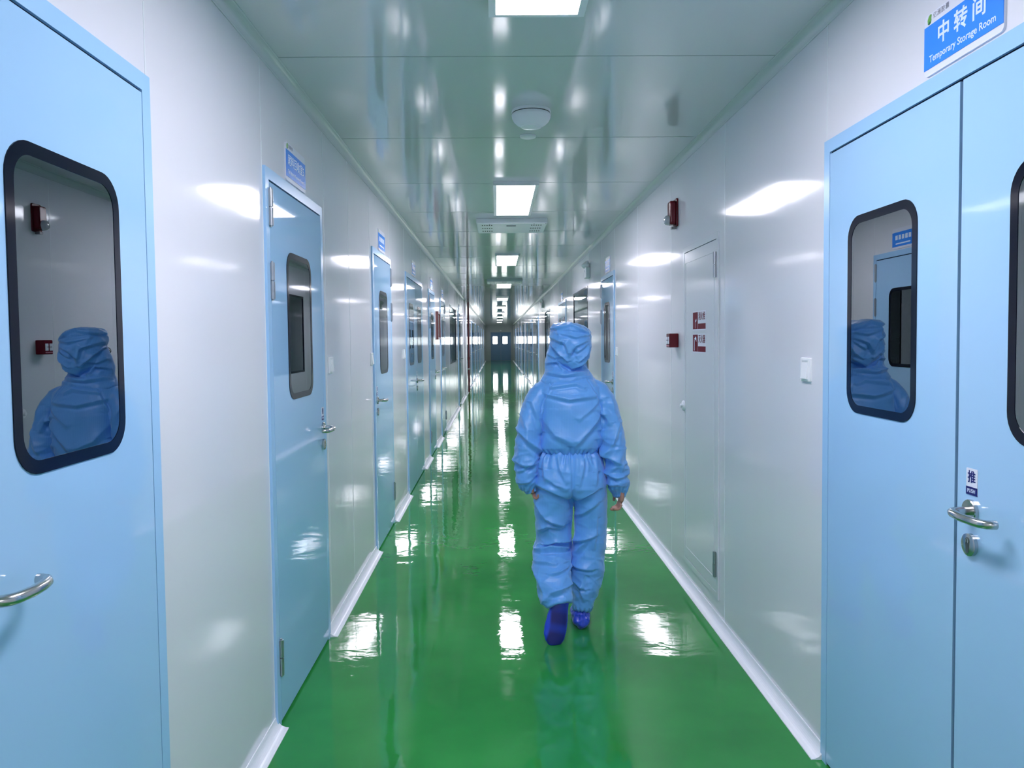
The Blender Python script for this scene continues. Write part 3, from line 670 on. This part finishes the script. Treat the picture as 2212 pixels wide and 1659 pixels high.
# the large cloth folds on the back of the suit: three points (x, z) of each crest, its height and its width
FOLDS = {'jacket': [(-0.133, 1.265, -0.012, 1.237, 0.116, 1.252, 0.012, 0.012),
 (-0.109, 1.299, 0.024, 1.316, 0.065, 1.296, 0.01, 0.009),
 (0.01, 0.996, 0.083, 1.073, 0.142, 1.152, 0.016, 0.018),
 (-0.146, 1.137, -0.087, 1.051, -0.002, 1.013, 0.01, 0.018),
 (0.035, 1.134, 0.108, 1.194, 0.143, 1.23, 0.007, 0.012),
 (-0.285, 1.085, -0.208, 0.999, -0.155, 0.947, 0.018, 0.014),
 (-0.301, 0.918, -0.246, 0.893, -0.195, 0.899, 0.016, 0.012),
 (-0.277, 0.859, -0.233, 0.883, -0.194, 0.926, 0.012, 0.01),
 (-0.206, 1.222, -0.182, 1.149, -0.164, 1.064, 0.012, 0.012),
 (-0.278, 0.798, -0.234, 0.809, -0.198, 0.833, 0.012, 0.01),
 (-0.255, 1.15, -0.232, 1.077, -0.232, 1.004, 0.01, 0.014),
 (0.147, 1.174, 0.176, 1.154, 0.2, 1.108, 0.014, 0.012),
 (0.151, 1.024, 0.185, 0.938, 0.265, 0.885, 0.018, 0.014),
 (0.179, 0.847, 0.233, 0.822, 0.291, 0.829, 0.018, 0.012),
 (0.249, 1.107, 0.219, 1.01, 0.184, 0.926, 0.014, 0.012),
 (0.193, 0.779, 0.24, 0.785, 0.281, 0.773, 0.01, 0.009),
 (0.161, 1.133, 0.156, 1.072, 0.17, 1.023, 0.01, 0.01),
 (0.206, 1.241, 0.217, 1.181, 0.239, 1.132, 0.01, 0.014)], 'trousers': [(-0.183, 0.787, -0.094, 0.763, -0.011, 0.721, 0.016, 0.014),
 (0.008, 0.72, 0.062, 0.742, 0.13, 0.767, 0.018, 0.012),
 (-0.137, 0.832, -0.089, 0.795, -0.035, 0.777, 0.01, 0.012),
 (-0.187, 0.686, -0.134, 0.612, -0.052, 0.569, 0.02, 0.014),
 (-0.186, 0.52, -0.125, 0.568, -0.059, 0.552, 0.018, 0.012),
 (-0.192, 0.436, -0.086, 0.484, -0.004, 0.468, 0.02, 0.012),
 (-0.218, 0.417, -0.115, 0.437, -0.028, 0.426, 0.026, 0.008),
 (-0.192, 0.377, -0.144, 0.384, -0.096, 0.376, 0.01, 0.008),
 (-0.13, 0.337, -0.084, 0.341, -0.038, 0.353, 0.012, 0.008),
 (-0.17, 0.187, -0.126, 0.252, -0.037, 0.275, 0.016, 0.012),
 (-0.202, 0.333, -0.169, 0.279, -0.155, 0.223, 0.01, 0.012),
 (0.009, 0.465, 0.055, 0.486, 0.109, 0.51, 0.016, 0.01),
 (-0.021, 0.374, 0.03, 0.42, 0.075, 0.486, 0.012, 0.012),
 (-0.021, 0.348, 0.042, 0.336, 0.103, 0.33, 0.012, 0.01),
 (-0.005, 0.27, 0.029, 0.247, 0.068, 0.224, 0.014, 0.009),
 (0.129, 0.608, 0.124, 0.534, 0.113, 0.436, 0.008, 0.008),
 (0.058, 0.165, 0.043, 0.215, 0.064, 0.301, 0.01, 0.01),
 (-0.075, 0.941, -0.069, 0.88, -0.035, 0.807, 0.009, 0.01),
 (0.063, 0.939, 0.053, 0.879, 0.033, 0.793, 0.009, 0.01),
 (-0.141, 0.93, -0.146, 0.869, -0.137, 0.808, 0.008, 0.012),
 (0.119, 0.926, 0.126, 0.853, 0.118, 0.792, 0.008, 0.012),
 (0.019, 0.61, 0.061, 0.634, 0.13, 0.694, 0.01, 0.012)], 'hood': [(-0.092, 1.607, -0.003, 1.621, 0.101, 1.578, 0.01, 0.006),
 (-0.098, 1.564, -0.028, 1.529, -0.011, 1.466, 0.014, 0.009),
 (0.101, 1.576, 0.023, 1.56, -0.047, 1.58, 0.01, 0.008),
 (0.069, 1.538, 0.021, 1.519, -0.004, 1.48, 0.012, 0.008),
 (-0.096, 1.53, -0.057, 1.481, -0.019, 1.439, 0.014, 0.006),
 (0.091, 1.508, 0.069, 1.465, 0.035, 1.436, 0.014, 0.006),
 (-0.13, 1.421, -0.07, 1.438, -0.041, 1.386, 0.014, 0.007),
 (0.083, 1.453, 0.044, 1.417, -0.002, 1.391, 0.014, 0.008),
 (-0.115, 1.474, -0.082, 1.457, -0.052, 1.462, 0.01, 0.008),
 (-0.141, 1.375, -0.036, 1.36, 0.09, 1.375, 0.014, 0.008),
 (-0.068, 1.595, -0.045, 1.546, -0.062, 1.51, 0.008, 0.008),
 (0.028, 1.485, 0.055, 1.504, 0.077, 1.523, 0.009, 0.007)]}

def folds(kind, co, only=None):
    # signed ridge: steep on the lower side, gentle on the upper one
    if co.y > .02: return 0.0
    wt = ss(.02, -.04, co.y); tot = 0.0; p = Vector((co.x, co.z))
    for f in FOLDS[kind]:
        if abs(p.x - f[2]) > .14 or abs(p.y - f[3]) > .14: continue
        best = None
        for a, c in (((f[0], f[1]), (f[2], f[3])), ((f[2], f[3]), (f[4], f[5]))):
            A_ = Vector(a); D = Vector(c) - A_; t = (p - A_).dot(D) / max(D.length_squared, 1e-9)
            tc = max(0.0, min(1.0, t)); q = p - (A_ + D*tc); dd = q.length
            if best is None or dd < best[0]: best = (dd, q.y, (tc if a == (f[0], f[1]) else 1 + tc) / 2)
        dd, side, u = best
        w = f[7] * (1.7 if side > 0 else .75)
        prof = math.exp(-dd / w) - (.35 * math.exp(-((dd - 2.0*w) / w)**2) if side < 0 else 0)
        tot += 1.35 * f[6] * prof * (0.25 + 0.75*math.sin(PI * min(1, max(0, .12 + .76*u))))
    return tot * wt
person = empty('person', (PX, PY, 0))
tag(person, 'person walking away in a blue hooded cleanroom suit and dark blue shoe covers', 'person')
def L3(x, y, z): return (x - PX, y - PY, z)
def PP(l): return [tuple([q[0]-PX, q[1]-PY] + list(q[2:])) for q in l]

# body: one continuous surface with head, arms, hands and legs
b = MB()
loft(b, PP([(.385,4.09,.84,.10,.08),(.385,4.09,.92,.135,.09),(.385,4.09,1.02,.12,.085),(.387,4.09,1.15,.13,.09),(.387,4.09,1.28,.14,.085),(.387,4.09,1.335,.10,.06),(.387,4.095,1.37,.05,.05)]))
limb(b, PP([(.385,4.095,1.33,.052),(.386,4.10,1.40,.050),(.388,4.105,1.45,.052)]))
b.ellipsoid(L3(.390,4.105,1.515), (.070,.088,.100)); b.ellipsoid(L3(.390,4.135,1.462), (.050,.058,.050))     # skull and jaw
b.ellipsoid(L3(.390,4.196,1.492), (.012,.018,.022)); b.ellipsoid(L3(.390,4.180,1.530), (.045,.016,.010))     # nose and brow
b.ellipsoid(L3(.390,4.188,1.452), (.022,.010,.007))                                                         # lips
for s in (-1, 1): b.ellipsoid(L3(.390+s*.071,4.10,1.505), (.008,.017,.028)); b.ellipsoid(L3(.390+s*.028,4.182,1.512), (.011,.008,.007))
limb(b, PP([(.25,4.09,1.29,.045),(.185,4.07,1.18,.040),(.155,4.05,1.04,.034),(.158,4.05,.92,.031),(.168,4.05,.78,.024),(.172,4.05,.745,.022)]))
limb(b, PP([(.52,4.09,1.29,.045),(.585,4.08,1.18,.040),(.612,4.06,1.04,.034),(.625,4.055,.90,.031),(.642,4.05,.76,.024),(.645,4.05,.725,.022)]))
limb(b, PP([(.30,4.09,.86,.08),(.30,4.12,.68,.068),(.295,4.14,.46,.048),(.295,4.05,.36,.046),(.315,3.93,.27,.028),(.322,3.895,.225,.024)]))
limb(b, PP([(.47,4.09,.86,.08),(.475,4.10,.66,.070),(.465,4.10,.46,.048),(.455,4.08,.34,.048),(.437,4.05,.16,.030),(.433,4.05,.07,.024)]))
# feet (inside the shoe covers)
limb2(b, PP([(.433,4.03,.05,.028,.025),(.435,4.12,.045,.033,.025),(.440,4.20,.035,.036,.02),(.442,4.24,.03,.025,.016)]))
limb2(b, PP([(.322,3.89,.215,.022,.020),(.308,3.873,.15,.026,.014),(.292,3.862,.09,.028,.012),(.284,3.856,.06,.020,.010)]))
# hands: palm, four curled fingers and a side thumb
def hand(x, y, z, s, curl=1.0, ln=1.0):
    """s=+1 right hand (palm faces the thigh, -x), fingers curl back towards the viewer and inwards"""
    limb2(b, [L3(x, y, z+.03)+(.020,.024), L3(x+s*.002, y-.002, z)+(.017,.034), L3(x+s*.001, y-.004, z-.030)+(.015,.038), L3(x-s*.003, y-.006, z-.048)+(.012,.036)], 24)
    for i, (dy, l, rr) in enumerate(((.027,.88,.0085),(.009,1.0,.009),(-.010,.95,.0088),(-.029,.75,.0078))):
        l *= ln
        p0 = (x-s*.003, y+dy-.006, z-.045+dy*.42)
        c = (0.55 + .12*i) * curl
        pts = []; px, pz, a = p0[0], p0[2], -PI/2
        pts.append(L3(*p0)+(rr,)); py = p0[1]
        for seg, bend in ((.036*l, .45*c), (.026*l, .85*c), (.022*l, .6*c)):
            a2 = a - bend if s > 0 else a + bend
            a = a2; px += seg*math.cos(a)*1.0; pz += seg*math.sin(a); py -= .003
            pts.append(L3(px, py, pz)+(rr*.9,))
        limb(b, pts, 12, 3)
    limb(b, [L3(x-s*.006, y+.026, z+.004)+(.011,), L3(x-s*.020, y+.044, z-.018)+(.010,), L3(x-s*.028, y+.050, z-.040)+(.0088,), L3(x-s*.032, y+.048, z-.058)+(.007,)], 12, 3)
hand(.652, 4.045, .730, 1, 1.2, 1.0)
hand(.176, 4.05, .782, -1, 1.9, .8)
remesh(b, 'body', SKIN, person, .0042, 1, post=0)

# jacket ---------------------------------------------------------------
b = MB()
loft(b, PP([(.381,4.085,.940,.128,.105),(.381,4.08,.958,.150,.120),(.381,4.075,.980,.164,.134),(.384,4.07,1.02,.162,.138),(.388,4.07,1.10,.158,.134),(.388,4.07,1.18,.158,.132),
            (.389,4.075,1.25,.162,.125),(.388,4.08,1.300,.165,.110),(.386,4.085,1.335,.130,.095),(.382,4.09,1.365,.095,.085),(.380,4.09,1.39,.075,.078)]), 48, 2.5)
# sleeves, wide and baggy, gathered at the wrist
limb2(b, PP([(.30,4.085,1.300,.050,.060),(.245,4.08,1.268,.062,.070),(.205,4.07,1.21,.066,.076),(.180,4.06,1.13,.066,.078),(.162,4.05,1.05,.064,.078),(.152,4.045,.97,.063,.078),(.148,4.045,.89,.058,.074),
             (.150,4.045,.82,.052,.066),(.158,4.048,.775,.043,.050),(.166,4.05,.752,.027,.032),(.169,4.05,.742,.025,.030)]))
limb2(b, PP([(.47,4.085,1.302,.050,.060),(.530,4.08,1.268,.060,.070),(.565,4.07,1.21,.062,.076),(.588,4.065,1.13,.063,.078),(.606,4.055,1.05,.062,.078),(.617,4.05,.97,.061,.078),(.626,4.05,.89,.059,.074),
             (.634,4.05,.81,.055,.068),(.640,4.05,.765,.050,.058),(.643,4.05,.735,.036,.042),(.645,4.05,.718,.026,.031),(.645,4.05,.710,.027,.032)]))
def jdisp(co, n):
    x, y, z = co.x, co.y, co.z
    side = 1 if x > 0 else -1
    arm = ss(.150, .185, abs(x)) if z > 0.7 else 0
    arm = max(arm, ss(1.28, 1.2, z) * ss(.158, .17, abs(x)))
    d = 0.0
    # sleeves: diagonal angular folds, strongest below the elbow
    if arm > 0:
        w = arm * (0.45 + 0.8*ss(1.12, .86, z))
        d += w * 0.022 * (crease(co, 7, 7, 11, .8*side, 2.2 + side) - .32)
        d += w * 0.010 * (crease(co, 13, 13, 14, -.6*side, 5.1) - .3)
        cuff = ss(.80, .745, z); ang = math.atan2(y + .03, x - side*.255)
        d += cuff * .0035 * math.sin(ang * 15)
    back = 1 - arm
    if back > 0:
        d += back * .007 * (crease(co, 5, 4, 5.5, .6, 9.0, .5) - .33)
        gat = ss(.985, .950, z); ang = math.atan2(y, x)
        d += gat * .006 * math.sin(ang*26 + 3*math.sin(ang*5))
    d += folds('jacket', co)
    # raglan seam: groove from the neck to the armpit
    t = (1.345 - z) / (1.345 - 1.165)
    if 0 <= t <= 1 and y < 0:
        xs = .085 + .078 * t + .01*math.sin(t*3)
        d -= .006 * math.exp(-((abs(x - .0) - xs) / .0045)**2); d += .003 * math.exp(-((abs(x) - xs + .011) / .006)**2)
    return n * d
remesh(b, 'jacket', SUIT, person, .005, 3, jdisp, 0)

# trousers --------------------------------------------------------------
b = MB()
loft(b, PP([(.380,4.085,.972,.130,.100),(.380,4.085,.955,.150,.112),(.379,4.08,.93,.170,.125),(.379,4.075,.88,.182,.138),(.381,4.07,.82,.188,.146),(.383,4.07,.77,.190,.145),(.383,4.075,.735,.180,.120),(.383,4.08,.72,.15,.09)][::-1]), 48, 2.3)
limb2(b, PP([(.300,4.08,.84,.098,.118),(.300,4.08,.76,.106,.128),(.294,4.09,.66,.103,.115),(.294,4.105,.56,.098,.102),(.294,4.12,.47,.097,.098),(.287,4.12,.415,.099,.098),
             (.277,4.07,.375,.099,.088),(.276,4.01,.335,.097,.082),(.280,3.955,.285,.092,.076),(.288,3.915,.235,.084,.070),(.297,3.885,.200,.076,.066),(.301,3.875,.184,.070,.060)]))
limb2(b, PP([(.470,4.08,.84,.100,.120),(.478,4.08,.76,.102,.128),(.494,4.085,.66,.088,.114),(.494,4.09,.56,.088,.104),(.490,4.09,.46,.087,.098),(.478,4.085,.36,.089,.096),(.469,4.08,.28,.086,.092),
             (.459,4.07,.20,.072,.082),(.448,4.06,.15,.058,.070),(.440,4.055,.105,.046,.060),(.438,4.052,.092,.040,.052)]))
def tdisp(co, n):
    x, y, z = co.x, co.y, co.z
    ang = math.atan2(y, x); d = 0
    waist = ss(.86, .955, z); d += waist * .0065 * math.sin(ang*22 + 2.5*math.sin(ang*7))
    d += ss(.80, .90, z) * .006 * noise.noise(Vector((x*42, y*30, z*5)))
    left = x < -.0
    low = ss(.62, .38, z)
    d += (.008 + .012*low) * (crease(co, 4.5, 4.5, 8.5 if left else 5.5, .7 if left else -.5, 4.4 if left else 8.1, .35) - .33)
    d += (.006 + .004*low) * (crease(co, 11, 11, 15, .5, 1.7) - .3)
    # horizontal folds behind the lifted knee, folds under the seat
    d += folds('trousers', co)
    d -= .014 * math.exp(-((x - .0) / .010)**2) * ss(.93, .80, z) * ss(-.03, -.08, y)         # centre seam
    if z < .12 and not left: d += .003 * math.sin(math.atan2(y+.03, x-.055)*14)
    return n * d
remesh(b, 'trousers', SUIT, person, .005, 3, tdisp, 0)

# hood: drape over neck and shoulders, pouch-shaped crown -----------------
b = MB()
loft(b, PP([(.378,4.085,1.300,.150,.108),(.378,4.085,1.330,.150,.106),(.374,4.085,1.362,.126,.104),(.368,4.092,1.392,.112,.088),(.364,4.098,1.425,.108,.080),(.370,4.092,1.46,.108,.084),(.382,4.082,1.52,.102,.090),(.390,4.082,1.57,.090,.088),(.391,4.08,1.60,.07,.075)]), 44, 2.1)
loft(b, PP([(.402,4.004,1.402,.020,.014),(.401,4.008,1.418,.044,.030,.12,0),(.400,4.028,1.45,.078,.060,.12,0),(.398,4.045,1.49,.095,.086,.10,-.05),(.394,4.062,1.53,.102,.108,.06,-.05),(.392,4.074,1.57,.108,.116,-.03,-.05),
            (.392,4.076,1.598,.109,.118,-.12,-.05),(.393,4.08,1.616,.098,.108,-.12,-.05),(.394,4.095,1.628,.074,.09,-.08,-.04),(.394,4.10,1.634,.04,.05,-.05,0)]), 44, 2.15)
def hdisp(co, n):
    x, y, z = co.x, co.y, co.z; d = 0
    crown = ss(1.41, 1.46, z)
    d += folds('hood', co)
    d += crown * .014 * (crease(co, 9, 7, 9, .6, 3.3, .45) - .33)
    d += (1 - crown) * .012 * (crease(co, 9, 9, 17, -.5, 6.6, .4) - .33)
    d += .006 * (crease(co, 18, 18, 18, .2, 1.2) - .3)
    d -= .006 * math.exp(-((z - 1.590 - .10*(-x)) / .005)**2) * crown                          # seam round the crown
    d -= .016 * math.exp(-(((x - .012) / .012)**2 + ((z - 1.478) / .024)**2)) * (1 if y < 0 else 0)  # tuck at the back
    d -= .016 * math.exp(-((z - 1.388 - .5*abs(x-.0)) / .010)**2) * ss(0, -.05, y) * ss(.085, .02, abs(x))
    return n * d
hood = remesh(b, 'hood', SUIT, person, .004, 3, hdisp, 0)
# mask and glasses on the face
b = MB(); b.ellipsoid(L3(.390,4.195,1.458), (.056,.044,.046)); b.build('face_mask', MASK, person, smooth=True)
b = MB()
for s in (-1, 1):
    b.tube([L3(.390 + s*.034 + .026*math.cos(a*PI/8), 4.226, 1.515 + .020*math.sin(a*PI/8)) for a in range(17)], .002, 6, caps=False)
    b.tube([L3(.390 + s*.060, 4.226, 1.518), L3(.390 + s*.076, 4.18, 1.518), L3(.390 + s*.080, 4.12, 1.516)], .002, 6)
b.tube([L3(.382, 4.227, 1.520), L3(.398, 4.227, 1.520)], .002, 6)
b.build('glasses', mat('glasses_metal', (.1, .1, .1), .3, metal=1), person)

# shoe covers ------------------------------------------------------------
def sdisp_r(co, n):
    return n * (.016*(crease(co, 22, 14, 20, .6, 2.7, .4) - .33) + .0035*math.sin(math.atan2(co.y+.03, co.x-.05)*17)*ss(.045, .08, co.z)*ss(.125,.1,co.z) - .006*math.exp(-((co.z-.088)/.004)**2))
b = MB()
limb2(b, PP([(.432,4.000,.052,.018,.022),(.432,4.012,.050,.042,.044),(.434,4.06,.052,.047,.050),(.437,4.12,.046,.048,.044),(.441,4.19,.038,.050,.037),(.443,4.24,.032,.043,.030),(.444,4.268,.028,.022,.018)]))
limb2(b, PP([(.434,4.05,.05,.040,.045),(.436,4.052,.085,.040,.046),(.437,4.053,.110,.034,.040)]))
cr = remesh(b, 'shoe_cover', SHOEC, person, .0042, 2, sdisp_r)
zmin = min(v.co.z for v in cr.data.vertices)
for v in cr.data.vertices: v.co.z = max(v.co.z - zmin, 0) if v.co.z - zmin > .006 else 0.0005
# lifted left foot: sole turned to the viewer, toe on the floor
A = Vector(L3(.315, 3.868, .226)); B = Vector(L3(.262, 3.808, -.004)); ax = (B - A).normalized()
nrm = Vector((.02, -1, .06)); nrm = (nrm - ax*nrm.dot(ax)).normalized(); sd = ax.cross(nrm).normalized()
b = MB(); rings = []; prof = [(-.018,.012,.012),(-.010,.030,.024),(.01,.040,.034),(.05,.046,.040),(.10,.053,.037),(.15,.057,.033),(.195,.054,.028),(.225,.042,.022),(.242,.020,.012)]
for t, w, h in prof:
    c = A + ax*t - nrm*h*.35; ring = []
    for k in range(36):
        a = 2*PI*k/36; cs, sn = math.cos(a), math.sin(a)
        hh = h*.62 if sn > 0 else h*1.35
        ring.append(b.bm.verts.new(c + sd*w*math.copysign(abs(cs)**.85, cs) + nrm*hh*math.copysign(abs(sn)**(.6 if sn > 0 else 1), sn)))
    rings.append(ring)
for P_, Q_ in zip(rings, rings[1:]):
    for kk in range(36): b.bm.faces.new((P_[kk], P_[(kk+1) % 36], Q_[(kk+1) % 36], Q_[kk]))
b.bm.faces.new(rings[0][::-1]); b.bm.faces.new(rings[-1])
limb2(b, [tuple(A + ax*.05 - nrm*.012)+(.036,.024), tuple(A + ax*.02 - nrm*.030)+(.034,.026), tuple(A + ax*.005 - nrm*.042)+(.028,.024)])
def sdisp_l(co, n): return n * (.006*(crease(co, 13, 13, 12, .4, 7.7, .3) - .33)) * (0.25 if n.y < -.8 else 1)
SHOEL = mat('royal_blue_worn_film', (0.014, 0.06, 0.64), 0.35)
cl = remesh(b, 'shoe_cover', SHOEL, person, .0042, 2, sdisp_l)
# worn darker sole: a smooth per-vertex mask on the same cover
at_ = cl.data.attributes.new('sole_wear', 'FLOAT', 'POINT')
for k_, v in enumerate(cl.data.vertices):
    c = v.co; t = (c - A).dot(ax); s_ = (c - A).dot(sd)
    f = ss(.5, .8, v.normal.dot(nrm)) * ss(.050, .037, abs(s_ + .006 - .005*math.sin(t*30))) * ss(.02, .05, t) * ss(.25, .23, t)
    f *= .55 + .45 * max(ss(.155, .185, t), ss(.045, .09, t) * ss(.15, .12, t))
    at_.data[k_].value = f
nt_ = SHOEL.node_tree; at_n = nt_.nodes.new('ShaderNodeAttribute'); at_n.attribute_name = 'sole_wear'
mx_ = nt_.nodes.new('ShaderNodeMix'); mx_.data_type = 'RGBA'; mx_.inputs[6].default_value = (0.014, 0.06, 0.64, 1); mx_.inputs[7].default_value = (0.006, 0.010, 0.16, 1)
nt_.links.new(at_n.outputs['Fac'], mx_.inputs[0]); nt_.links.new(mx_.outputs[2], nt_.nodes['Principled BSDF'].inputs['Base Color'])
zmin = min(v.co.z for v in cl.data.vertices)
if zmin < .002:
    for v in cl.data.vertices: v.co.z = max(v.co.z, .001)
